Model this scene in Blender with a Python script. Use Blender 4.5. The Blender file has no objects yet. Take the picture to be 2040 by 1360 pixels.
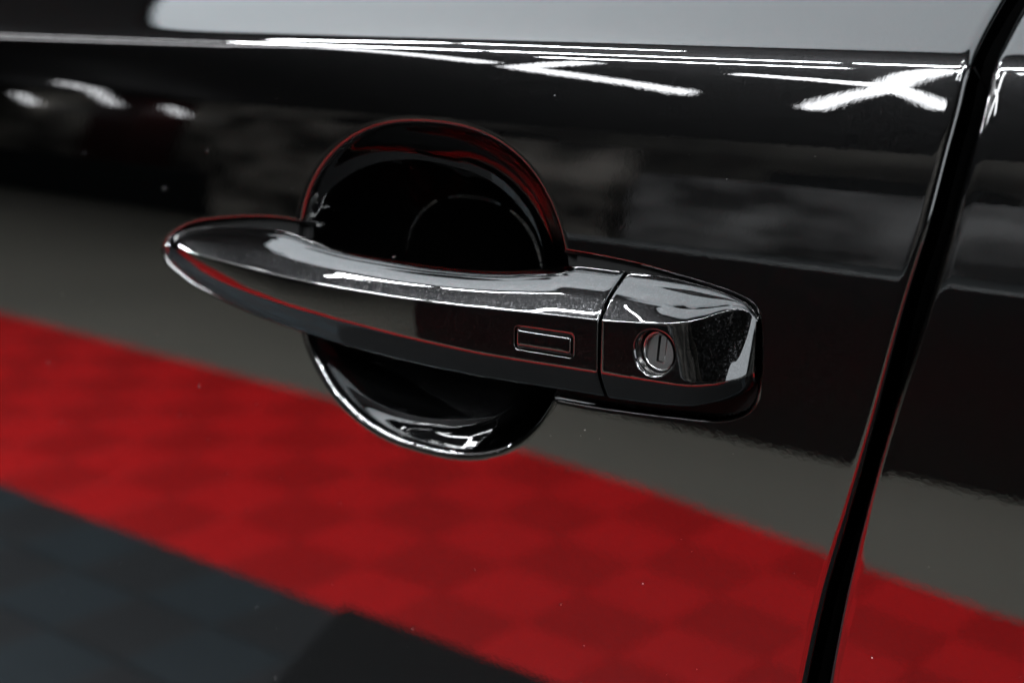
import bpy, math, random
import numpy as np
from mathutils import Vector, Matrix
R = math.radians
C = bpy.context.scene.collection
rnd = random.Random(7)

# ------------------------------------------------------------------ camera
sc = bpy.context.scene
ZC = 0.95                      # camera height, door plane is y = 0, floor is z = 0
cam_d = bpy.data.cameras.new('camera')
cam = bpy.data.objects.new('camera', cam_d); C.objects.link(cam)
cam.location = (0.0, -0.35, ZC)
cam.rotation_euler = (R(90 - 13.572), 0, R(39.30))
cam_d.sensor_width = 36.0
cam_d.lens = 2912 / 2040 * 36
cam_d.clip_start = 0.01; cam_d.clip_end = 100
cam_d.dof.use_dof = True
cam_d.dof.focus_distance = 0.422
cam_d.dof.aperture_fstop = 9.5
sc.camera = cam

# ------------------------------------------------------------------ world, colour management
w = bpy.data.worlds.new('World'); sc.world = w; w.use_nodes = True
bg = w.node_tree.nodes['Background']
bg.inputs['Color'].default_value = (0.5, 0.55, 0.6, 1); bg.inputs['Strength'].default_value = 0.02
sc.view_settings.view_transform = 'Standard'; sc.view_settings.look = 'None'
sc.view_settings.exposure = 0.6; sc.view_settings.gamma = 1.0
sc.cycles.use_denoising = True
sc.cycles.max_bounces = 10; sc.cycles.glossy_bounces = 6
sc.cycles.sample_clamp_indirect = 6.0

# ------------------------------------------------------------------ lamps: one wide ceiling panel above the car
TUBE_L = 230.0
PX0, PX1, PY0, PY1, PZ, P_L = -3.2, 4.0, -0.22, 0.48, 3.0, 1.75

# ------------------------------------------------------------------ materials
def mat(name):
    m = bpy.data.materials.new(name); m.use_nodes = True
    return m, m.node_tree, m.node_tree.nodes['Principled BSDF']

def simple(name, col, rough=0.5, metal=0.0, spec=0.5):
    m, nt, b = mat(name)
    b.inputs['Base Color'].default_value = (*col, 1)
    b.inputs['Roughness'].default_value = rough
    b.inputs['Metallic'].default_value = metal
    b.inputs['Specular IOR Level'].default_value = spec
    return m

def node(nt, typ, **kw):
    n = nt.nodes.new(typ)
    for k, v in kw.items(): setattr(n, k, v)
    return n

def car_paint(name, base=0.035, flake=1.0, peel=1.0, wave=.6, rough=.34, scale=3300, sparkle=1.0):
    """near-black metallic paint: rough flake layer under a clear coat with a slight orange peel"""
    m, nt, b = mat(name); L = nt.links.new
    tc = node(nt, 'ShaderNodeTexCoord')
    vo = node(nt, 'ShaderNodeTexVoronoi'); vo.inputs['Scale'].default_value = scale
    L(tc.outputs['Object'], vo.inputs['Vector'])
    ramp = node(nt, 'ShaderNodeValToRGB')
    e = ramp.color_ramp.elements
    e[0].position = 0.25; e[0].color = (base * .35, base * .36, base * .37, 1)
    e[1].position = 0.97; e[1].color = (base * 3.4 * sparkle, base * 3.4 * sparkle, base * 3.5 * sparkle, 1)
    mid = e.new(0.72); mid.color = (base * .9, base * .9, base * .92, 1)
    sep = node(nt, 'ShaderNodeSeparateColor'); L(vo.outputs['Color'], sep.inputs[0])
    L(sep.outputs[0], ramp.inputs['Fac'])
    L(ramp.outputs['Color'], b.inputs['Base Color'])
    b.inputs['Metallic'].default_value = 1.0
    b.inputs['Roughness'].default_value = rough
    # each flake is tilted a little
    geo = node(nt, 'ShaderNodeNewGeometry')
    sub = node(nt, 'ShaderNodeVectorMath', operation='SUBTRACT'); L(vo.outputs['Color'], sub.inputs[0]); sub.inputs[1].default_value = (.5, .5, .5)
    scl = node(nt, 'ShaderNodeVectorMath', operation='SCALE'); L(sub.outputs[0], scl.inputs[0]); scl.inputs['Scale'].default_value = 0.42 * flake
    add = node(nt, 'ShaderNodeVectorMath', operation='ADD'); L(geo.outputs['Normal'], add.inputs[0]); L(scl.outputs[0], add.inputs[1])
    nrm = node(nt, 'ShaderNodeVectorMath', operation='NORMALIZE'); L(add.outputs[0], nrm.inputs[0])
    L(nrm.outputs[0], b.inputs['Normal'])
    b.inputs['Specular Tint'].default_value = (.12, .12, .12, 1)
    b.inputs['Coat Weight'].default_value = 1.0
    b.inputs['Coat Roughness'].default_value = 0.012
    b.inputs['Coat IOR'].default_value = 1.65
    n1 = node(nt, 'ShaderNodeTexNoise'); n1.inputs['Scale'].default_value = 420; n1.inputs['Detail'].default_value = 3.0; n1.inputs['Roughness'].default_value = .6
    L(tc.outputs['Object'], n1.inputs['Vector'])
    n2 = node(nt, 'ShaderNodeTexNoise'); n2.inputs['Scale'].default_value = 38; n2.inputs['Detail'].default_value = 1.0
    L(tc.outputs['Object'], n2.inputs['Vector'])
    bw_ = node(nt, 'ShaderNodeBump'); bw_.inputs['Strength'].default_value = 1.0; bw_.inputs['Distance'].default_value = 1.6e-5 * wave
    L(n2.outputs['Fac'], bw_.inputs['Height'])
    bp = node(nt, 'ShaderNodeBump'); L(bw_.outputs[0], bp.inputs['Normal']); bp.inputs['Strength'].default_value = 1.0; bp.inputs['Distance'].default_value = 4.5e-6 * peel
    L(n1.outputs['Fac'], bp.inputs['Height']); L(bp.outputs[0], b.inputs['Coat Normal'])
    return m

M_paint = car_paint('black_metallic_paint', base=.0032, flake=.3, peel=1.1, wave=.45, scale=4500, sparkle=.3)
M_grip = car_paint('black_metallic_handle_paint', base=.0030, flake=.5, peel=.8, rough=.26, scale=2600, sparkle=1.6)
M_rubber = simple('black_rubber', (.004, .004, .004), .8, 0, .05)
M_groove = simple('black_plastic', (.01, .01, .01), .4, 0, .4)
M_steel = simple('lock_steel', (.24, .24, .24), .2, 1.0)
M_steel2 = simple('lock_steel_dull', (.16, .158, .155), .2, 1.0)
M_slot_shade = simple('slot_shade_black', (.003, .003, .003), .9, 0, .0)
M_glass = simple('dark_tinted_glass', (.004, .005, .006), .03)
M_btn = simple('gloss_black_button', (.006, .006, .006), .09)

# ------------------------------------------------------------------ helpers
def prop(o, **kw):
    for k, v in kw.items(): o[k] = v
    return o

def mesh_obj(name, verts, faces, m, parent=None, smooth=True, off=(0, 0, 0)):
    me = bpy.data.meshes.new(name)
    v = np.asarray(verts, float) - np.asarray(off)
    me.from_pydata([tuple(a) for a in v], [], [tuple(int(i) for i in f) for f in faces])
    me.validate(); me.update()
    if smooth: me.polygons.foreach_set('use_smooth', [True] * len(me.polygons))
    me.materials.append(m)
    o = bpy.data.objects.new(name, me); C.objects.link(o)
    if parent: o.parent = parent
    return o

def grid_mesh(name, P, m, parent, off, flip=False):
    """P[i, j, 3] -> quad sheet, fast path"""
    n, k = P.shape[:2]
    idx = np.arange(n * k).reshape(n, k)
    q = np.stack([idx[:-1, :-1], idx[1:, :-1], idx[1:, 1:], idx[:-1, 1:]], -1).reshape(-1, 4)
    if flip: q = q[:, ::-1]
    me = bpy.data.meshes.new(name)
    v = (P.reshape(-1, 3) - np.asarray(off)).astype(np.float32)
    me.vertices.add(len(v)); me.vertices.foreach_set('co', v.ravel())
    me.loops.add(q.size); me.loops.foreach_set('vertex_index', q.ravel().astype(np.int32))
    me.polygons.add(len(q)); me.polygons.foreach_set('loop_start', np.arange(0, q.size, 4, dtype=np.int32))
    me.update(calc_edges=True)
    me.polygons.foreach_set('use_smooth', np.ones(len(q), bool))
    me.validate(); me.materials.append(m)
    o = bpy.data.objects.new(name, me); C.objects.link(o); o.parent = parent
    return o

def pchip(xs, ys):
    xs = np.asarray(xs, float); ys = np.asarray(ys, float)
    h = np.diff(xs); d = np.diff(ys) / h
    m = np.zeros_like(ys); m[0] = d[0]; m[-1] = d[-1]
    for i in range(1, len(xs) - 1):
        if d[i - 1] * d[i] > 0:
            w1 = 2 * h[i] + h[i - 1]; w2 = h[i] + 2 * h[i - 1]
            m[i] = (w1 + w2) / (w1 / d[i - 1] + w2 / d[i])
    def f(x):
        x = np.clip(np.asarray(x, float), xs[0], xs[-1])
        i = np.clip(np.searchsorted(xs, x) - 1, 0, len(xs) - 2)
        t = (x - xs[i]) / h[i]
        return ((1 + 2 * t) * (1 - t) ** 2 * ys[i] + t * (1 - t) ** 2 * h[i] * m[i]
                + t * t * (3 - 2 * t) * ys[i + 1] + t * t * (t - 1) * h[i] * m[i + 1])
    return f

def table(rows):
    """columns of a table (mm) -> list of functions of x (m)"""
    a = np.array(rows, float) / 1000
    return [pchip(a[:, 0], a[:, k]) for k in range(1, a.shape[1])]

# ------------------------------------------------------------------ car body surface
ROOT = np.array((-0.3, 0.4, 0.0))
car = bpy.data.objects.new('car', None); C.objects.link(car); car.location = tuple(ROOT)
car.empty_display_size = .2
prop(car, label='glossy black metallic car seen close at its front door handle', category='car')

# side profile: outward tilt of the surface (degrees up) by height below the camera (mm)
_zt = [-620, -360, -230, -140, -105, -87, -75, -60, -45, -36, -28, -24, -21, -19, -17.6, -16.4, -15, -10, 0, 12, 20]
_at = [-9, -2.5, -1.0, -.4, 0.4, 2.2, 4.2, 7.2, 10, 12.2, 14.2, 16, 19.5, 26, 35, 42, 45.5, 47.5, 50, 56, 62]
zfine = np.linspace(-.62, .020, 12801)
afine = np.radians(np.interp(zfine * 1000, _zt, _at))
ker = np.exp(-np.linspace(-2.5, 2.5, 41) ** 2); ker /= ker.sum()      # soften the kinks over 1 mm
afine = np.convolve(np.pad(afine, 20, mode='edge'), ker, 'valid')
yfine = np.concatenate([[0], np.cumsum(np.tan((afine[1:] + afine[:-1]) / 2) * np.diff(zfine))])
yfine -= np.interp(-.10, zfine, yfine)
def yprof(z): return np.interp(z, zfine, yfine)

gapL = np.array([(-143.5, 25), (-145.6, 4), (-146.3, -3), (-146.8, -9), (-147.1, -15.1), (-147.6, -27.3), (-149.0, -39.7), (-151.5, -58.8), (-155.9, -81.3), (-161.9, -113.5), (-167.7, -140.4), (-173.7, -167.3), (-177.8, -193), (-186, -260), (-196, -620)]) / 1000
gapR = np.array([(-139.3, 25), (-140.6, 4), (-141.2, -3), (-141.5, -8), (-141.7, -14), (-142.0, -22.2), (-143.6, -39.4), (-147.9, -67.3), (-151.1, -83.2), (-157.3, -108.5), (-162.4, -131.9), (-168.3, -164.1), (-172.0, -191.1), (-179.5, -260), (-189.5, -620)]) / 1000
fgL = pchip(gapL[::-1, 1], gapL[::-1, 0]); fgR = pchip(gapR[::-1, 1], gapR[::-1, 0])

# recess behind the handle: a round dish joined to two shallow slots
CUP = (-.3255, -.0975); CRX, CRZ = .0625, .0563
def resample(poly, n=160):
    p = np.array(poly, float) / 1000
    k = len(p); out = []
    for i in range(k):
        a, b, c, d = p[i - 1], p[i], p[(i + 1) % k], p[(i + 2) % k]
        for t in np.linspace(0, 1, max(2, n // k), endpoint=False):
            out.append(.5 * (2 * b + (c - a) * t + (2 * a - 5 * b + 4 * c - d) * t * t + (3 * b - a - 3 * c + d) * t ** 3))
    return np.array(out)
SLOT_L = resample([(-350, -80), (-383, -79.9), (-399, -80.1), (-415.5, -81.6), (-438.7, -85.2), (-452, -89.5), (-460.6, -95), (-463.2, -99.5), (-460.5, -104.3), (-452, -108.3), (-441, -111.8), (-412, -117.2), (-387, -119.6), (-350, -121)])
SLOT_R = resample([(-300, -77.5), (-265.7, -77.4), (-250, -77.8), (-235, -78.9), (-216.4, -81.4), (-206, -83.2), (-200.6, -85.2), (-197.9, -89.5), (-196.8, -98.3), (-196.7, -107), (-197.7, -113.6), (-201.6, -118.2), (-210, -121.4), (-226, -123.2), (-250, -125.0), (-268, -125.6), (-300, -126)])
def sdf_poly(x, z, poly):
    """signed distance, positive inside"""
    best = np.full(x.shape, 1e9); ins = np.zeros(x.shape, bool)
    for i in range(len(poly)):
        ax, az = poly[i - 1]; bx, bz = poly[i]
        ex, ez = bx - ax, bz - az
        t = np.clip(((x - ax) * ex + (z - az) * ez) / (ex * ex + ez * ez + 1e-18), 0, 1)
        best = np.minimum(best, (x - ax - t * ex) ** 2 + (z - az - t * ez) ** 2)
        cross = (az > z) != (bz > z)
        with np.errstate(divide='ignore', invalid='ignore'):
            xi = ax + (z - az) * ex / np.where(ez == 0, 1e-18, ez)
        ins ^= cross & (x < xi)
    d = np.sqrt(best)
    return np.where(ins, d, -d)
# depth curves by distance inside the edge
_d = np.linspace(-.004, .060, 6401)
def _slope_cup(d):
    rise = np.clip((d + .0006) / .0050, 0, 1); rise = rise * rise * (3 - 2 * rise)
    r = np.clip(.0575 - d, 0, .0545)
    r = .0545 * (r / .0545) ** 1.5                       # a bowl with a flattened bottom
    return rise * r / np.sqrt(.0605 ** 2 - r * r)
_dc = np.concatenate([[0], np.cumsum((_slope_cup(_d[1:]) + _slope_cup(_d[:-1])) / 2 * np.diff(_d))])
def _slope_slot(d):
    rise = np.clip((d + .0004) / .0022, 0, 1); rise = rise * rise * (3 - 2 * rise)
    return 2.2 * rise * (1 - np.clip((d - .0018) / .0016, 0, 1))
_ds = np.concatenate([[0], np.cumsum((_slope_slot(_d[1:]) + _slope_slot(_d[:-1])) / 2 * np.diff(_d))])
def depth(x, z, want_slot=False):
    ex = (x - CUP[0]) / CRX; ez = (z - CUP[1]) / CRZ
    N_ = 2.35                                            # a slightly squared circle
    r = (np.abs(ex) ** N_ + np.abs(ez) ** N_) ** (1 / N_)
    g = np.sqrt((np.abs(ex) ** (N_ - 1) / CRX) ** 2 + (np.abs(ez) ** (N_ - 1) / CRZ) ** 2) / np.maximum(r, 1e-6) ** (N_ - 1)
    dc = (1 - r) * np.where(r > .5, 1 / np.maximum(g, 1e-6), .0587) 
    hc = np.interp(dc, _d, _dc)
    near = (x > -.475) & (x < -.185) & (z > -.135) & (z < -.068)
    hs = np.zeros_like(x)
    xs, zs = x[near], z[near]
    dl = sdf_poly(xs, zs, SLOT_L); dr = sdf_poly(xs, zs, SLOT_R)
    hs[near] = np.interp(np.maximum(dl, dr), _d, _ds)
    if want_slot: return (hs > .0018) & (hs > hc - .0004)
    return (np.maximum(hc, 0) ** 4 + np.maximum(hs, 0) ** 4) ** .25     # smooth union

def lines(*segs):
    out = []
    for a, b, s in segs:
        out.append(np.linspace(a, b, max(2, int(round(abs(b - a) / s))), endpoint=False))
    return np.concatenate(out + [[segs[-1][1]]])
zrows = lines((-.60, -.36, .01), (-.36, -.172, .003), (-.172, -.150, .00075), (-.150, -.148, .0005), (-.148, -.036, .00048), (-.036, -.022, .0007), (-.022, -.012, .00022), (-.012, .018, .0012))
ucols = lines((-1.15, -.62, .02), (-.62, -.47, .003), (-.47, -.19, .00048), (-.19, -.1500, .0010))
LIP, DEEP = .0027, .022
def body_sheet(name, cols_x, edge, side, mcar):
    """cols_x [nx, nz] x positions up to LIP short of the edge; edge(z) the shut line; side +1 = edge on the right"""
    nz = len(zrows); Z = np.broadcast_to(zrows, cols_x.shape)
    Y = yprof(Z) + (depth(cols_x, Z) if side > 0 else 0)
    P = np.stack([cols_x, Y, ZC + Z], -1)
    e = edge(zrows); extra = []
    a = np.interp(zrows, zfine, afine)
    for k in list(np.linspace(0, 90, 8)[1:]) + ['d']:
        if k == 'd': dx, dn = LIP, DEEP
        else: dx, dn = LIP * math.sin(R(k)), LIP * (1 - math.cos(R(k)))
        extra.append(np.stack([e - side * (LIP - dx), yprof(zrows) + dn * np.cos(a), ZC + zrows - dn * np.sin(a)], -1))
    ex = np.array(extra)
    P = np.concatenate([P, ex] if side > 0 else [ex[::-1], P], 0)
    return grid_mesh(name, P, mcar, car, ROOT, flip=False)

eL = fgL(zrows); x_edge0 = -.1500
u = (ucols + 1.15) / (x_edge0 + 1.15)
XL = np.where(ucols[:, None] < -.5, ucols[:, None], -.5 + (ucols[:, None] + .5) * (eL[None] - LIP + .5) / (x_edge0 + .5))
door = body_sheet('door_panel', XL, fgL, +1, M_paint)
door.data.materials.append(M_rubber)
_ms = np.zeros((XL.shape[0] + 7, len(zrows) - 1), np.int32)
_xm = (XL[1:, 1:] + XL[:-1, 1:]) / 2; _zm = np.broadcast_to((zrows[1:] + zrows[:-1]) / 2, _xm.shape)
_ms[:_xm.shape[0]] = depth(_xm, _zm, True)
door.data.polygons.foreach_set('material_index', _ms.ravel())
rc = np.concatenate([np.linspace(0, .05, 26), np.linspace(.05, .6, 40)[1:]])
XR = fgR(zrows)[None] + LIP + rc[:, None]
quarter = body_sheet('rear_quarter_panel', XR, fgR, -1, M_paint)

# a few specks of dust on the paint
M_dust = simple('dust', (.45, .44, .42), .9)
dv_, df_ = [], []
for _ in range(150):
    z = rnd.uniform(-.30, -.03); x = rnd.uniform(-.56, .05)
    if x < float(fgL(z)) - .006: y = float(yprof(z) + depth(np.array([x]), np.array([z]))[0])
    elif x > float(fgR(z)) + .006: y = float(yprof(z))
    else: continue
    r_ = rnd.choice((.00006, .00007, .00009, .00014)); k = len(dv_); el = rnd.uniform(.6, 1.6)
    for q in range(6): dv_.append((x + r_ * el * math.cos(q * 1.047), y - .00001, ZC + z + r_ * math.sin(q * 1.047)))
    dv_.append((x, y - .00012, ZC + z))
    for q in range(6): df_.append((k + q, k + (q + 1) % 6, k + 6))
dust = mesh_obj('dust', dv_, df_, M_dust, car, off=ROOT); dust['kind'] = 'stuff'

# rubber seal at the bottom of the shut line
Pz = np.linspace(-.60, .012, 120)
sx = np.stack([fgL(Pz) - .006, (fgL(Pz) + fgR(Pz)) / 2, fgR(Pz) + .006])
sy = np.stack([yprof(Pz) + .0195, yprof(Pz) + .0185, yprof(Pz) + .0195])
seal = grid_mesh('door_seal', np.stack([sx, sy, np.broadcast_to(ZC + Pz, sx.shape)], -1), M_rubber, car, ROOT)

# side window above the shoulder, leaning inward
def slab(name, pts, thick, m, parent, off=ROOT):
    """extrude a planar outline along +y-ish"""
    n = len(pts); v = [tuple(p) for p in pts] + [(p[0], p[1] + thick, p[2]) for p in pts]
    f = [tuple(range(n)), tuple(range(2 * n - 1, n - 1, -1))] + [(i, i + n, (i + 1) % n + n, (i + 1) % n) for i in range(n)]
    return mesh_obj(name, v, f, m, parent, smooth=False, off=off)
yb = float(yprof(.018)) + .004
slab('belt_moulding', [(-1.15, yb - .002, ZC + .014), (.45, yb - .002, ZC + .014), (.45, yb + .004, ZC + .030), (-1.15, yb + .004, ZC + .030)], .012, M_rubber, car)
slab('side_window', [(-.11, yb + .008, ZC + .028), (.42, yb + .008, ZC + .028), (.05, yb + .28, ZC + .40), (-.27, yb + .28, ZC + .40)], .005, M_glass, car)
slab('side_window', [(-1.1, yb + .008, ZC + .028), (-.135, yb + .008, ZC + .028), (-.30, yb + .28, ZC + .40), (-.85, yb + .28, ZC + .40)], .005, M_glass, car)

# ------------------------------------------------------------------ door handle
NARC, NEDGE = 7, 13
def section(x, V, rad, bulge):
    """rounded polygon (p, z): p is the distance out from the door; returns closed loop of points"""
    V = [np.array(v, float) for v in V]; n = len(V); out = []; arcs = []
    for i in range(n):
        a, b, c = V[i - 1], V[i], V[(i + 1) % n]
        d1 = a - b; d2 = c - b; l1 = np.linalg.norm(d1) + 1e-9; l2 = np.linalg.norm(d2) + 1e-9
        d1 = d1 / l1; d2 = d2 / l2
        ang = math.acos(float(np.clip(d1 @ d2, -1, 1)))
        t = min(rad[i] / max(math.tan(ang / 2), 1e-3), .46 * l1, .46 * l2)
        p0, p1 = b + d1 * t, b + d2 * t
        pts = []
        for s in np.linspace(0, 1, NARC):                 # quadratic corner
            pts.append((1 - s) ** 2 * p0 + 2 * s * (1 - s) * b + s * s * p1)
        arcs.append(pts)
    for i in range(n):
        out += arcs[i]
        a, b = arcs[i][-1], arcs[(i + 1) % n][0]
        e = b - a; nn = np.array((-e[1], e[0])); ln = np.linalg.norm(nn) + 1e-9
        for s in np.linspace(0, 1, NEDGE + 2)[1:-1]:
            out.append(a + e * s + nn / ln * bulge[i] * math.sin(math.pi * s))
    q = np.array(out)
    for _ in range(2):                                    # soften where arcs meet faces
        q = .25 * np.roll(q, 1, 0) + .5 * q + .25 * np.roll(q, -1, 0)
    return np.stack([np.full(len(q), x), -q[:, 0], ZC + q[:, 1]], -1)
NJ = 8 * (NARC + NEDGE)

# grip: x | back-top z,p | ridge z,p | bend z,p | bottom z,p | back p | bend radius
G = table([
    (-455, -93.0, 1.5, -96.2, 4.5, -99.4, 4.3, -103.0, 2.5, -3.0, 4),
    (-449, -90.2, 2.0, -95.4, 7.5, -100.2, 7.3, -105.3, 3.5, -3.0, 5),
    (-434, -86.8, 2.6, -95.0, 11.5, -101.6, 11.5, -108.6, 6.5, -3.0, 6),
    (-410, -84.3, 3.0, -95.2, 15.5, -104.0, 15.7, -112.6, 10.5, -3.0, 7),
    (-387, -83.4, 4.5, -95.8, 18.0, -105.4, 18.4, -115.0, 13.0, -1.0, 7),
    (-368, -84.8, 6.2, -96.0, 19.5, -106.2, 20.0, -116.4, 14.5, 4.0, 6),
    (-345, -86.0, 8.3, -96.0, 20.5, -107.0, 20.9, -117.6, 15.6, 6.5, 5),
    (-320, -86.2, 8.7, -95.7, 20.6, -108.0, 20.9, -118.4, 15.8, 6.5, 4),
    (-298, -85.6, 8.0, -95.1, 20.0, -108.8, 20.2, -118.7, 15.2, 6.0, 3.5),
    (-281, -84.3, 6.4, -94.5, 18.9, -109.2, 19.1, -118.6, 14.2, 4.0, 3),
    (-268, -82.3, 3.6, -94.0, 17.8, -109.2, 18.0, -118.3, 13.2, 0.5, 3),
    (-257, -80.7, 2.4, -93.6, 16.8, -109.1, 17.0, -118.0, 12.4, -2.6, 3),
    (-242, -80.6, 1.5, -93.2, 15.5, -108.9, 15.7, -117.6, 11.5, -3.0, 3)])
def top_pts(pT, zT, pR, zR, q=1.0):
    """the top face bends back in three steps between the back edge and the ridge"""
    L_ = math.hypot(pR - pT, zR - zT) + 1e-9
    return [(pT + f_ * (pR - pT) + k_ * q * (zT - zR), zT + f_ * (zR - zT) + k_ * q * (pR - pT)) for f_, k_ in ((.28, .062), (.64, .087))]
def grip_section(x):
    zT, pT, zR, pR, zC, pC, zD, pD, pB, rC = [float(f(x)) for f in G]
    V = [(pT, zT), *top_pts(pT, zT, pR, zR), (pR, zR), (pC, zC), (pD, zD), (pB, zD + .0035), (min(pB, pT - .001), zT - .003)]
    # order runs top -> front -> bottom -> back
    k = min(1.0, (x + .460) / .03)
    return section(x, V, [.0016, .007, .006, .0007 * k + .0004, rC, .0022, .002, .002], [.0001 * k, .0001 * k, .0001 * k, .0001 * k, .0002 * k, 0, 0, 0])
def loft_faces(n, nj, close=True):
    f = []
    for i in range(n - 1):
        for j in range(nj):
            f.append((i * nj + j, i * nj + (j + 1) % nj, (i + 1) * nj + (j + 1) % nj, (i + 1) * nj + j))
    return f
def rrect(cx, cz, w_, h_, r_, n, start):
    """n points evenly along a rounded rectangle, first one in direction `start` (radians), counter-clockwise in (x, z)"""
    pts = []
    for (sx_, sz_, a0) in ((1, 1, 0), (-1, 1, 90), (-1, -1, 180), (1, -1, 270)):
        for a in np.linspace(a0, a0 + 90, 13):
            pts.append((cx + sx_ * (w_ / 2 - r_) + r_ * math.cos(R(a)), cz + sz_ * (h_ / 2 - r_) + r_ * math.sin(R(a))))
    p = np.array(pts + pts[:1]); s = np.concatenate([[0], np.cumsum(np.linalg.norm(np.diff(p, axis=0), axis=1))])
    ang = np.arctan2(p[:-1, 1] - cz, p[:-1, 0] - cx)
    k = int(np.argmin(np.abs(np.angle(np.exp(1j * (ang - start))))))
    q = (s[k] + np.arange(n) / n * s[-1]) % s[-1]
    return np.stack([np.interp(q, s, p[:, 0]), np.interp(q, s, p[:, 1])], -1)
def cut_hole(P, i0, i1, j0, j1, shape, steps):
    """replace the block of loft quads by rings that run to `shape(offset, n, start)`; steps = [(inward offset, depth)]; returns verts, faces, last ring"""
    n, nj = P.shape[:2]
    verts = [tuple(v) for v in P.reshape(-1, 3)]
    faces = []
    for i in range(n - 1):
        for j in range(nj):
            if i0 <= i < i1 and j0 <= j < j1: continue
            faces.append((i * nj + j, i * nj + (j + 1) % nj, (i + 1) * nj + (j + 1) % nj, (i + 1) * nj + j))
    # block perimeter counter-clockwise in (x right, z up): j grows downward
    loop = [(i, j1) for i in range(i0, i1)] + [(i1, j) for j in range(j1, j0, -1)] + [(i, j0) for i in range(i1, i0, -1)] + [(i0, j) for j in range(j0, j1)]
    ids = [i * nj + j for i, j in loop]; N = len(ids)
    xs = P[:, 0, 0]
    def surf(x, z):
        i = int(np.clip(np.searchsorted(xs, x) - 1, 0, n - 2)); t = (x - xs[i]) / (xs[i + 1] - xs[i])
        s = P[i, j0 - 2:j1 + 3] * (1 - t) + P[i + 1, j0 - 2:j1 + 3] * t
        return float(np.interp(z + ZC, s[::-1, 2], s[::-1, 1]))
    L0 = np.array([(verts[k][0], verts[k][2] - ZC) for k in ids])
    tgt0 = shape(0, N, None)
    c = tgt0.mean(0); st = math.atan2(L0[0][1] - c[1], L0[0][0] - c[0])
    T = shape(0, N, st); rings = []
    for s in (.3, .6, .85): rings.append((L0 * (1 - s) + T * s, 0))
    rings.append((T, 0))
    for o_, d_ in steps: rings.append((shape(o_, N, st), d_))
    prev = ids
    for pts, d_ in rings:
        cur = list(range(len(verts), len(verts) + N))
        ref = T if d_ > 0 else pts
        for q, rf in zip(pts, ref): verts.append((q[0], surf(*rf) + d_, ZC + q[1]))
        for k in range(N):
            faces.append((prev[k], prev[(k + 1) % N], cur[(k + 1) % N], cur[k]))
        prev = cur
    return verts, faces, prev, surf

xs = np.concatenate([np.linspace(-.4500, -.4300, 18), np.linspace(-.43, -.2425, 150)[1:]])
secs = [grip_section(x) for x in xs]
c0 = secs[0].mean(0); tip = []
for a in np.linspace(90, 0, 12)[:-1]:                     # rounded tip
    k = math.cos(R(a)); s = c0 + (secs[0] - c0) * np.array((1, max(k, .02), max(k, .02))); s[:, 0] = secs[0][0, 0] - .0062 * math.sin(R(a)); tip.append(s)
cE = secs[-1].mean(0); end = []
for dx, ins in ((.0003, .00008), (.0006, .0003), (.0008, .0008), (.0008, .003)):
    s = secs[-1].copy(); dv = cE - s; ln = np.linalg.norm(dv, axis=1, keepdims=True)
    s = s + dv / ln * np.minimum(ins, ln * .5); s[:, 0] = secs[-1][0, 0] + dx; end.append(s)
P = np.array(tip + secs + end); nt_ = len(tip)
BX, BZ, BW, BH = -.2603, -.1021, .0212, .0074
jr = 3 * (NARC + NEDGE)                                          # ridge arc starts here in a section
def btn_shape(o_, n, st): return rrect(BX, BZ, BW - 2 * o_, BH - 2 * o_, max(.0014 - o_, .0003), n, -2.6 if st is None else st)
gx = P[:, 0, 0]
i0 = int(np.searchsorted(gx, BX - BW / 2 - .0022)); i1 = int(np.searchsorted(gx, BX + BW / 2 + .0022))
seczs = P[(i0 + i1) // 2, :, 2] - ZC
j0 = jr + NARC - 1; j1 = max(j for j in range(jr, jr + 2 * (NARC + NEDGE)) if seczs[j] > BZ - BH / 2 - .0016) + 1
gv, gf, ring, gsurf = cut_hole(P, i0, i1, j0, j1, btn_shape, [(.00008, .00005), (.0002, .0002), (.0003, .0006), (.00032, .0016)])
gf.append(tuple(ring)); nP = len(P)
gf.append(tuple(range(NJ - 1, -1, -1))[::-1]); gf.append(tuple((nP - 1) * NJ + j for j in range(NJ))[::-1])
grip = mesh_obj('door_handle', gv, gf, M_grip, car, off=ROOT)

# request button in the grip
bv, bf = [], []; prev = None; N = 64
for o_, dp in ((.0011, .0016), (.0010, .0004), (.0011, .0000), (.00125, -.0003), (.0015, -.00045), (.0019, -.0005), (.0034, -.0005)):
    pts = btn_shape(o_, N, -2.6); cur = list(range(len(bv), len(bv) + N))
    for q in pts: bv.append((q[0], gsurf(BX + (q[0] - BX), BZ) + dp + .0002, ZC + q[1]))
    if prev:
        for k in range(N): bf.append((prev[k], prev[(k + 1) % N], cur[(k + 1) % N], cur[k]))
    prev = cur
bf.append(tuple(prev))
button = mesh_obj('touch_button', bv, bf, M_paint, grip, off=ROOT)
gb = [(q[0], gsurf(q[0], BZ) + .0013, ZC + q[1]) for q in btn_shape(.0001, N, -2.6)]
mesh_obj('button_surround', gb, [tuple(range(N))], M_groove, grip, off=ROOT)

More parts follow.
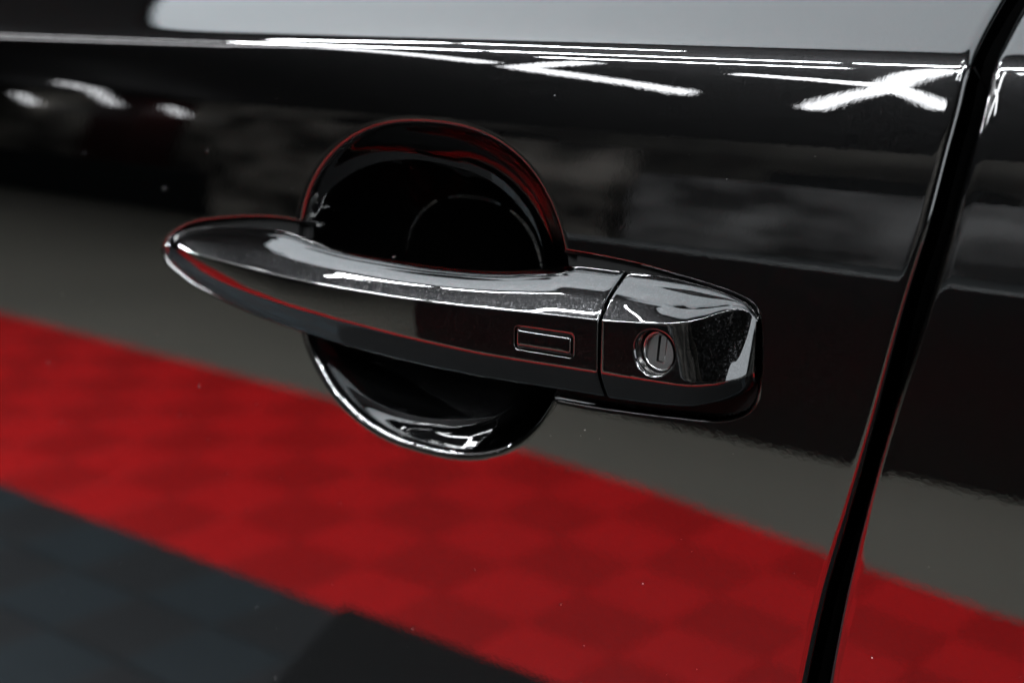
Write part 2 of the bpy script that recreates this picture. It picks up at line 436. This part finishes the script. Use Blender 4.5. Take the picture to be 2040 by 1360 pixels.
# end cap with the lock
K = table([
    (-240.6, -80.7, 1.5, -93.15, 15.5, -108.9, 15.7, -117.6, 11.5, 3.0),
    (-232, -80.8, 1.5, -92.3, 15.4, -108.6, 15.9, -117.0, 11.6, 3.0),
    (-222, -81.2, 1.5, -91.3, 14.9, -108.2, 15.8, -116.2, 11.5, 3.0),
    (-213, -82.1, 1.5, -90.1, 12.6, -107.9, 15.0, -115.3, 11.0, 3.2),
    (-209, -82.7, 1.4, -89.1, 10.3, -107.7, 14.0, -114.6, 10.3, 3.3),
    (-206, -83.2, 1.3, -88.0, 8.0, -107.4, 12.7, -113.8, 9.2, 3.5),
    (-203, -83.9, 1.3, -86.9, 5.5, -107.0, 11.0, -113.0, 7.8, 3.5),
    (-201, -84.4, 1.3, -86.2, 4.3, -106.7, 9.3, -112.2, 6.5, 3.4),
    (-199.5, -85.0, 1.2, -86.3, 3.5, -106.3, 7.4, -111.5, 5.2, 3.2),
    (-197.8, -86.2, 1.0, -87.1, 2.6, -105.7, 5.0, -110.4, 3.6, 3),
    (-196.6, -87.6, 0.6, -88.4, 1.6, -105.0, 2.9, -109.0, 2.0, 3),
    (-196.0, -89.0, 0.0, -89.6, 0.8, -104.4, 1.2, -107.6, 0.6, 3)])
def cap_x(x): return x - .0019 * np.clip((x + .222) / .018, 0, 1) ** 1.3      # the end sits a little further left
def cap_section(x):
    zT, pT, zR, pR, zC, pC, zD, pD, rC = [float(f(x)) for f in K]
    V = [(pT, zT), *top_pts(pT, zT, pR, zR, min(1, max(0, (-.216 - x) / .024))), (pR, zR), (pC, zC), (pD, zD), (-.003, zD + .001), (-.003, zT - .001)]
    k = min(1, max(.15, (-.196 - x) / .02))
    return section(float(cap_x(x)), V, [.001, .007, .006, .0007, rC, .002, .001, .001], [.0002 * k, .0001 * k, .0001 * k, .0001 * k, .0002 * k, 0, 0, 0])
xc = np.concatenate([np.linspace(-.2400, -.206, 48), np.linspace(-.206, -.1960, 40)[1:]])
secs = [cap_section(x) for x in xc]
cE = secs[0].mean(0); beg = []
for dx, ins in ((.0007, .003), (.0007, .0007), (.0005, .00025), (.00025, .00007)):
    s = secs[0].copy(); dv = cE - s; ln = np.linalg.norm(dv, axis=1, keepdims=True)
    s = s + dv / ln * np.minimum(ins, ln * .5); s[:, 0] = secs[0][0, 0] - dx; beg.append(s)
P = np.array(beg + secs)
LX, LZ, LR = -.2224, -.0999, .0069
def lock_shape(o_, n, st):
    st = -2.4 if st is None else st
    a = st + np.arange(n) / n * 2 * math.pi
    return np.stack([LX + (LR - o_) * np.cos(a), LZ + (LR - o_) * np.sin(a)], -1)
gx = P[:, 0, 0]
i0 = int(np.searchsorted(gx, LX - LR - .0012)); i1 = int(np.searchsorted(gx, LX + LR + .0012))
seczs = P[(i0 + i1) // 2, :, 2] - ZC
j0 = jr + NARC - 1; j1 = max(j for j in range(jr, jr + 2 * (NARC + NEDGE)) if seczs[j] > LZ - LR - .001) + 1
cv, cf, ring, csurf = cut_hole(P, i0, i1, j0, j1, lock_shape, [(.0001, .00006), (.0003, .00022), (.00055, .00055), (.0007, .0009)])
cf.append(tuple(range(NJ))); nP = len(P); cf.append(tuple((nP - 1) * NJ + j for j in range(NJ))[::-1])
cap = mesh_obj('handle_end_cap', cv, cf, M_grip, grip, off=ROOT)

# lock barrel: tapered wall, rim, face with an open key slot
YL = csurf(LX, LZ)
def lathe(name, prof, m, parent, n=64, close_last=False):
    v, f = [], []
    for r_, d_ in prof:
        for k in range(n):
            a = 2 * math.pi * k / n; v.append((LX + r_ * math.cos(a), YL + d_, ZC + LZ + r_ * math.sin(a)))
    for i in range(len(prof) - 1):
        for k in range(n): f.append((i * n + k, i * n + (k + 1) % n, (i + 1) * n + (k + 1) % n, (i + 1) * n + k))
    return mesh_obj(name, v, f, m, parent, off=ROOT)
lathe('lock_barrel', [(.0062, .00085), (.00615, .0012), (.0061, .0030), (.0059, .0046)], M_steel2, grip)
lathe('lock_rim', [(.0060, .0042), (.0058, .0034), (.0056, .0031), (.0053, .0031), (.0051, .0034), (.0050, .0041)], M_steel, grip)
# lock face: disc with a rectangular slot
n = 64; SW, SH = .0023, .0072; SXC = LX + .0003; SZC = LZ + .0006
v, f = [], []
circ = [(LX + .0051 * math.cos(2 * math.pi * k / n - 2.4), LZ + .0051 * math.sin(2 * math.pi * k / n - 2.4)) for k in range(n)]
sl = rrect(SXC, SZC, SW, SH, .0003, n, -2.4)
mid = [( .5 * a[0] + .5 * b[0], .5 * a[1] + .5 * b[1]) for a, b in zip(circ, sl)]
sl2 = rrect(SXC, SZC, SW + .0008, SH + .0008, .0006, n, -2.4)
rings = [(circ, .0038), (mid, .0038), (sl2, .0038), (rrect(SXC, SZC, SW + .0005, SH + .0005, .0005, n, -2.4), .0035), (rrect(SXC, SZC, SW + .0002, SH + .0002, .0004, n, -2.4), .0035), (sl, .0037)]
for pts, d_ in rings:
    for q in pts: v.append((q[0], YL + d_ + .17 * (q[1] - LZ), ZC + q[1]))         # the face leans up a little
for i in range(len(rings) - 1):
    for k in range(n): f.append((i * n + k, i * n + (k + 1) % n, (i + 1) * n + (k + 1) % n, (i + 1) * n + k))
mesh_obj('lock_face', v, f, M_steel, grip, smooth=False, off=ROOT)
mesh_obj('key_slot_wall', [(a[0], YL + d_ + .17 * (a[1] - LZ), ZC + a[1]) for d_ in (.0037, .0050) for a in sl], [(k, (k + 1) % n, (k + 1) % n + n, k + n) for k in range(n)], M_slot_shade, grip, smooth=False, off=ROOT)  # slot walls near black: their shade is put into the colour
q = rrect(SXC, SZC, SW - .0001, SH - .0001, .0003, 24, -2.4)
mesh_obj('key_slot', [(a[0], YL + .0042 + .17 * (a[1] - LZ), ZC + a[1]) for a in q], [tuple(range(24))], M_steel, grip, smooth=False, off=ROOT)

# black gaskets under both ends of the handle
def gasket(poly, lo_, hi_, inset):
    c = poly.mean(0); pts = [p for p in poly if lo_ < p[0] < hi_]
    pts = np.array(pts); c = pts.mean(0); d = c - pts; ln = np.linalg.norm(d, axis=1, keepdims=True)
    pts = pts + d / ln * inset
    return [(p[0], .0026, ZC + p[1]) for p in pts]
for poly, lo_, hi_ in ((SLOT_L, -.47, -.3865), (SLOT_R, -.2655, -.19)):
    g = gasket(poly, lo_, hi_, .0004)
    slab('handle_gasket', g, .0016, M_rubber, grip)

# ------------------------------------------------------------------ the floor and room the paint mirrors
def sheet(name, x0, x1, y0, y1, z, m, kind='structure'):
    o = mesh_obj(name, [(x0, y0, z), (x1, y0, z), (x1, y1, z), (x0, y1, z)], [(0, 1, 2, 3)], m, smooth=False)
    o['kind'] = kind; return o
def noisy(name, c1, c2, scale, rough=.6, spec=.3, lo=0.0, hi=1.0):
    m, nt, b = mat(name); L = nt.links.new
    tc = node(nt, 'ShaderNodeTexCoord'); n1 = node(nt, 'ShaderNodeTexNoise'); n1.inputs['Scale'].default_value = scale; n1.inputs['Detail'].default_value = 5
    L(tc.outputs['Object'], n1.inputs['Vector'])
    mx = node(nt, 'ShaderNodeMix', data_type='RGBA'); mx.inputs[6].default_value = (*c1, 1); mx.inputs[7].default_value = (*c2, 1)
    mr = node(nt, 'ShaderNodeMapRange'); mr.inputs['From Min'].default_value = lo; mr.inputs['From Max'].default_value = hi
    L(n1.outputs['Fac'], mr.inputs['Value']); L(mr.outputs[0], mx.inputs[0]); L(mx.outputs[2], b.inputs['Base Color'])
    b.inputs['Roughness'].default_value = rough; b.inputs['Specular IOR Level'].default_value = spec
    return m
M_conc = noisy('olive_grey_concrete', (.125, .122, .102), (.18, .172, .145), 1.2)
M_red1 = noisy('red_floor_tile_bright', (.74, .010, .012), (.62, .008, .010), 9, .45)
M_red2 = noisy('red_floor_tile_dark', (.47, .006, .007), (.55, .007, .008), 9, .45)
M_gry1 = noisy('charcoal_floor_tile', (.028, .040, .047), (.023, .032, .038), 9, .5)
M_gry2 = noisy('black_floor_tile', (.022, .024, .026), (.028, .031, .034), 9, .5)
M_wall = noisy('olive_grey_wall', (.10, .096, .082), (.16, .15, .13), .5)
M_wall2 = noisy('dim_olive_wall', (.05, .048, .042), (.44, .41, .36), .8, lo=.36, hi=.66)
M_black = simple('plain_black_paint', (.010, .0135, .0145), .5)
M_dkred = simple('dark_red_paint', (.05, .006, .006), .5)
M_dark = noisy('dark_paint', (.012, .012, .012), (.022, .021, .02), 1.5, .5)
M_ceil = simple('dark_ceiling_paint', (.015, .015, .016), .8)
sheet('floor', -22, 10, -12, 6, 0, M_conc)
TS = .168
def tiles(name, y_near, rows, mats, x0=-12.0, x1=2.98, far=None):
    """raised interlocking tiles, both tones in one sheet of bevelled pads"""
    v, f, mi = [], [], []
    nx = int((x1 - x0) / TS)
    for r_ in range(rows):
        for i in range(nx):
            ax, ay = x0 + i * TS, y_near - (r_ + 1) * TS; g = .0006; k = len(v); h = .012
            for ins, zz in ((g, .001), (g, h - .001), (g + .001, h)):
                v += [(ax + ins, ay + ins, zz), (ax + TS - ins, ay + ins, zz), (ax + TS - ins, ay + TS - ins, zz), (ax + ins, ay + TS - ins, zz)]
            for s in (0, 4):
                for q in range(4): f.append((k + s + q, k + s + (q + 1) % 4, k + s + 4 + (q + 1) % 4, k + s + 4 + q)); mi.append((i + r_) % 2)
            f.append((k + 8, k + 9, k + 10, k + 11)); mi.append((i + r_) % 2)
    if far:                                               # laid slightly askew: the far edge follows `far`
        w0 = rows * TS
        v = [(x, y_near - (y_near - y) / w0 * (y_near - float(np.interp(x, far[0], far[1]))), z) for x, y, z in v]
    o = mesh_obj(name, v, f, mats[0], smooth=False); o.data.materials.append(mats[1])
    o.data.polygons.foreach_set('material_index', mi); o['kind'] = 'structure'; return o
tiles('red_floor_tiles', -1.03, 5, (M_red1, M_red2), far=((-12, -3.8, -1.8, -1.4, -.7, 3), (-1.95, -1.90, -1.85, -1.80, -1.66, -1.45)))
tiles('grey_floor_tiles', -1.03 + 12 * TS, 12, (M_gry1, M_gry2))
def boxm(name, x0, x1, y0, y1, z0, z1, m, **kw):
    b_ = .02
    v = []
    for zz, i_ in ((z0, 0), (z1 - b_, 0), (z1, b_)):
        v += [(x0 + i_, y0 + i_, zz), (x1 - i_, y0 + i_, zz), (x1 - i_, y1 - i_, zz), (x0 + i_, y1 - i_, zz)]
    f = [(3, 2, 1, 0), (8, 9, 10, 11)]
    for s in (0, 4):
        for q_ in range(4): f.append((s + q_, s + (q_ + 1) % 4, s + 4 + (q_ + 1) % 4, s + 4 + q_))
    o = mesh_obj(name, v, f, m, smooth=False, off=((x0 + x1) / 2, (y0 + y1) / 2, z0)); o.location = ((x0 + x1) / 2, (y0 + y1) / 2, z0)
    return prop(o, **kw)
boxm('back_wall', -22, 10, -9.2, -9.0, 0, 3.4, M_wall2, kind='structure')
boxm('front_wall', -22, 10, 5.0, 5.2, 0, 3.4, M_dark, kind='structure')
boxm('end_wall', -20.2, -20.0, -11.5, 5, 0, 3.4, M_wall, kind='structure')
boxm('end_wall', 4.4, 4.6, -11.5, 5, 0, 3.4, M_dark, kind='structure')
boxm('ceiling', -22, 10, -12, 6, 3.35, 3.5, M_ceil, kind='structure')

# long ceiling panel lamp above the car, rounded corners
mp, ntp, bp_ = mat('lit_panel')
bp_.inputs['Base Color'].default_value = (.8, .8, .8, 1)
bp_.inputs['Emission Color'].default_value = (.80, .93, 1, 1); bp_.inputs['Emission Strength'].default_value = P_L
def rounded(x0, x1, y0, y1, r_, n=10):
    out = []
    for cx, cy, a0 in ((x1 - r_, y1 - r_, 0), (x0 + r_, y1 - r_, 90), (x0 + r_, y0 + r_, 180), (x1 - r_, y0 + r_, 270)):
        for a in np.linspace(a0, a0 + 90, n): out.append((cx + r_ * math.cos(R(a)), cy + r_ * math.sin(R(a))))
    return out
pp = rounded(PX0, PX1, PY0, PY1, .30); np_ = len(pp)
panel = bpy.data.objects.new('ceiling_panel_light', None); C.objects.link(panel); panel.location = (-1, 1, PZ)
prop(panel, label='wide white panel light with rounded corners on the ceiling above the car', category='ceiling light')
mesh_obj('diffuser', [(x - (-1), y - 1, 0) for x, y in pp], [tuple(range(np_))[::-1]], mp, panel, smooth=False)
po = rounded(PX0 - .05, PX1 + .05, PY0 - .05, PY1 + .05, .35)
fv = [(x + 1, y - 1, -.01) for x, y in pp] + [(x + 1, y - 1, -.01) for x, y in po] + [(x + 1, y - 1, .10) for x, y in po]
ff = [(k, k + np_, (k + 1) % np_ + np_, (k + 1) % np_) for k in range(np_)] + [(k + np_, k + 2 * np_, (k + 1) % np_ + 2 * np_, (k + 1) % np_ + np_) for k in range(np_)] + [tuple(range(2 * np_, 3 * np_))]
mesh_obj('frame', fv, ff, M_dark, panel, smooth=False)

# light tubes in a loose hexagon grid under the ceiling
mt, ntt, bt = mat('lit_tube')
bt.inputs['Base Color'].default_value = (.8, .8, .8, 1)
bt.inputs['Emission Color'].default_value = (.93, .97, 1, 1); bt.inputs['Emission Strength'].default_value = TUBE_L
ZT = 2.75
hexroot = bpy.data.objects.new('hexagon_ceiling_light', None); C.objects.link(hexroot); hexroot.location = (-2, -3, ZT)
prop(hexroot, label='bright white light tubes joined in loose hexagons under the dark ceiling', category='ceiling light')
tv, tf = [], []
for e_ in (-.5, .5):
    for k in range(8): tv.append((e_, .032 * math.cos(k * math.pi / 4), .032 * math.sin(k * math.pi / 4)))
for k in range(8): tf.append((k, (k + 1) % 8, 8 + (k + 1) % 8, 8 + k))
tf += [tuple(range(7, -1, -1)), tuple(range(8, 16))]
tube0 = mesh_obj('light_tube', tv, tf, mt, hexroot, smooth=True)
TUBES = [((-3.4, -3.39), (-3.17, -4.24)), ((-3.4, -3.35), (-2.68, -2.71)), ((-2.37, -3.12), (-2.0, -3.50)), ((-2.77, -4.56), (-2.02, -3.56)),
         ((-1.98, -3.46), (-1.29, -2.03)), ((-2.02, -3.56), (-2.13, -4.3)), ((-3.28, -2.05), (-3.31, -3.04)),
         ((-4.4, -1.75), (-3.45, -1.72)), ((-3.4, -1.72), (-2.45, -1.70)), ((-2.4, -1.70), (-1.45, -1.68)), ((-1.4, -1.68), (-.45, -1.66)),
         ((-4.0, -2.35), (-3.35, -2.1)), ((-2.6, -2.32), (-1.65, -2.30)), ((-1.2, -2.2), (-.3, -2.28)), ((-.25, -2.28), (.7, -2.3)),
         ((-.35, -1.25), (-.12, -.9)), ((.75, -2.25), (1.2, -1.45)),
         ((1.25, -1.4), (2.2, -1.4)), ((.75, -2.35), (1.25, -3.15)), ((-.25, -2.35), (-.75, -3.1)), ((-2.75, -1.0), (-2.05, -.62)), ((-6.8, -1.3), (-7.3, -2.1)), ((-6.75, -1.25), (-7.3, -.5)), ((-2.0, -.62), (-1.5, -.75))]  # leftmost pair added outside the door reflection, to brighten the floor
TUBES.insert(0, TUBES.pop(9))
ms_, nts, bs_ = mat('soft_tube')
bs_.inputs['Emission Color'].default_value = (.95, .97, 1, 1); bs_.inputs['Emission Strength'].default_value = 13
sme = tube0.data.copy(); sme.materials.clear(); sme.materials.append(ms_)
for n_, (a, b) in enumerate(TUBES):
    o = tube0 if n_ == 0 else tube0.copy()
    if n_: C.objects.link(o); o.parent = hexroot
    o.location = ((a[0] + b[0]) / 2 + 2, (a[1] + b[1]) / 2 + 3, 0)
    if n_ and (n_ < 8 or -5.1 < a[0] < -3.42): o.data = sme
    th_ = 1.8 if 0 < n_ < 8 else .6 if a[1] > -1.3 else .75
    o.scale = (math.dist(a, b) - .03, th_, th_ * .85)
    o.rotation_euler = (0, 0, math.atan2(b[1] - a[1], b[0] - a[0]))

# dimmer tubes at the far end of the room
mf, ntf, bf_ = mat('dim_tube')
bf_.inputs['Emission Color'].default_value = (.95, .97, 1, 1); bf_.inputs['Emission Strength'].default_value = 4.5
farroot = bpy.data.objects.new('tube_ceiling_light', None); C.objects.link(farroot); farroot.location = (-11, -7, ZT)
prop(farroot, label='dim separate light tubes under the ceiling at the far end of the room', category='ceiling light')
fme = tme_far = tube0.data.copy(); fme.materials.clear(); fme.materials.append(mf)
for a, b in [((-7.0, -1.75), (-4.45, -1.75)), ((-7.0, -2.45), (-4.1, -2.4)), ((-9.7, -5.9), (-9.97, -6.4)), ((-10.3, -6.65), (-12.0, -8.1)), ((-13, -7.7), (-15, -9.2)), ((-10.9, -7.9), (-12.6, -9.5))]:
    o = bpy.data.objects.new('light_tube', fme); C.objects.link(o); o.parent = farroot
    o.location = ((a[0] + b[0]) / 2 + 11, (a[1] + b[1]) / 2 + 7, 0); o.scale = (math.dist(a, b), 2.2, 1.4)
    o.rotation_euler = (0, 0, math.atan2(b[1] - a[1], b[0] - a[0]))

# dark things across the floor
boxm('dark_car_block', -2.15, 1.8, -5.0, -2.28, 0.0, .78, M_black, label='long low black block in place of a dark car across the floor', category='block')  # plain block added in place of the dark car mirrored in the door
boxm('storage_box', -16, -4.5, -7.3, -6.3, 0.0, .95, M_black, label='dark storage box far across the floor by the back wall', category='box')
fm = [(-1.47, -1.028), (2.6, -1.028), (2.6, -.06), (-1.22, -.06), (-1.34, -.75)]; M_dark_sheet = simple('black_floor_sheet', (.009, .0095, .010), .7, 0, .2); nm = len(fm)  # black sheet added for the dark patch mirrored low in door and recess
fo = mesh_obj('dark_floor_sheet', [(x + 1, y + .7, z) for z in (0, .022) for x, y in fm] + [(x * .99 + .99, y * .99 + .693, .03) for x, y in fm],
              [(k + s_ * nm, (k + 1) % nm + s_ * nm, (k + 1) % nm + s_ * nm + nm, k + s_ * nm + nm) for s_ in (0, 1) for k in range(nm)] + [tuple(range(2 * nm, 3 * nm))], M_dark_sheet, smooth=False)
fo.location = (-1, -.7, 0); prop(fo, label='long flat black sheet added on the grey tiles to darken the door reflections', category='mat')

boxm('glow_panel_frame', 4.28, 4.4, -2.3, -.15, .02, 2.75, M_dark, label='tall glowing panel added on the end wall behind the car', category='light panel')  # glowing panel added so the cap end mirrors a bright strip
wn = bpy.data.objects['glow_panel_frame']; wn.name = 'added_glow_panel'
mw, ntw, bw = mat('added_glow')
bw.inputs['Emission Color'].default_value = (.85, .93, 1, 1); bw.inputs['Emission Strength'].default_value = 2.2
mesh_obj('glow_face', [(-.064, -1.0, .05), (-.064, 1.0, .05), (-.064, 1.0, 2.65), (-.064, -1.0, 2.65)], [(0, 3, 2, 1)], mw, wn, smooth=False)

boxm('grey_locker', -9.2, -7.3, -8.95, -8.3, 0, 3.0, M_dark, label='dark grey tall locker standing against the far wall', category='locker')
boxm('red_locker', -12.7, -11.9, -8.95, -8.4, 0, 3.2, M_dkred, label='dark red tall locker standing against the far wall', category='locker')
boxm('black_shelf', -4.9, -3.4, -8.95, -8.3, 0, 2.5, M_black, label='black tall shelf standing against the far wall', category='shelf')

M_part = noisy('mottled_brown_panel', (.03, .028, .025), (.40, .37, .33), 1.5, lo=.38, hi=.66)  # mottled panels added so the upper door mirrors paler, cloudy tones
M_part2 = noisy('mottled_grey_panel', (.03, .03, .03), (.26, .26, .26), 1.8, lo=.38, hi=.64)
boxm('backdrop', -7.4, -4.3, -5.9, -5.75, 0, 2.2, M_part, label='brown mottled partition panel added to lighten the door reflection, left of the black block', category='backdrop')
boxm('backdrop', -3.9, -1.9, -5.5, -5.35, 0, 1.75, M_part2, label='grey mottled low partition panel added to lighten the door reflection, behind the black block', category='backdrop')
boxm('backdrop', -1.6, 1.9, -5.9, -5.75, 0, 2.4, M_part, label='brown mottled wide partition panel added to lighten the door reflection, near the glowing panel', category='backdrop')
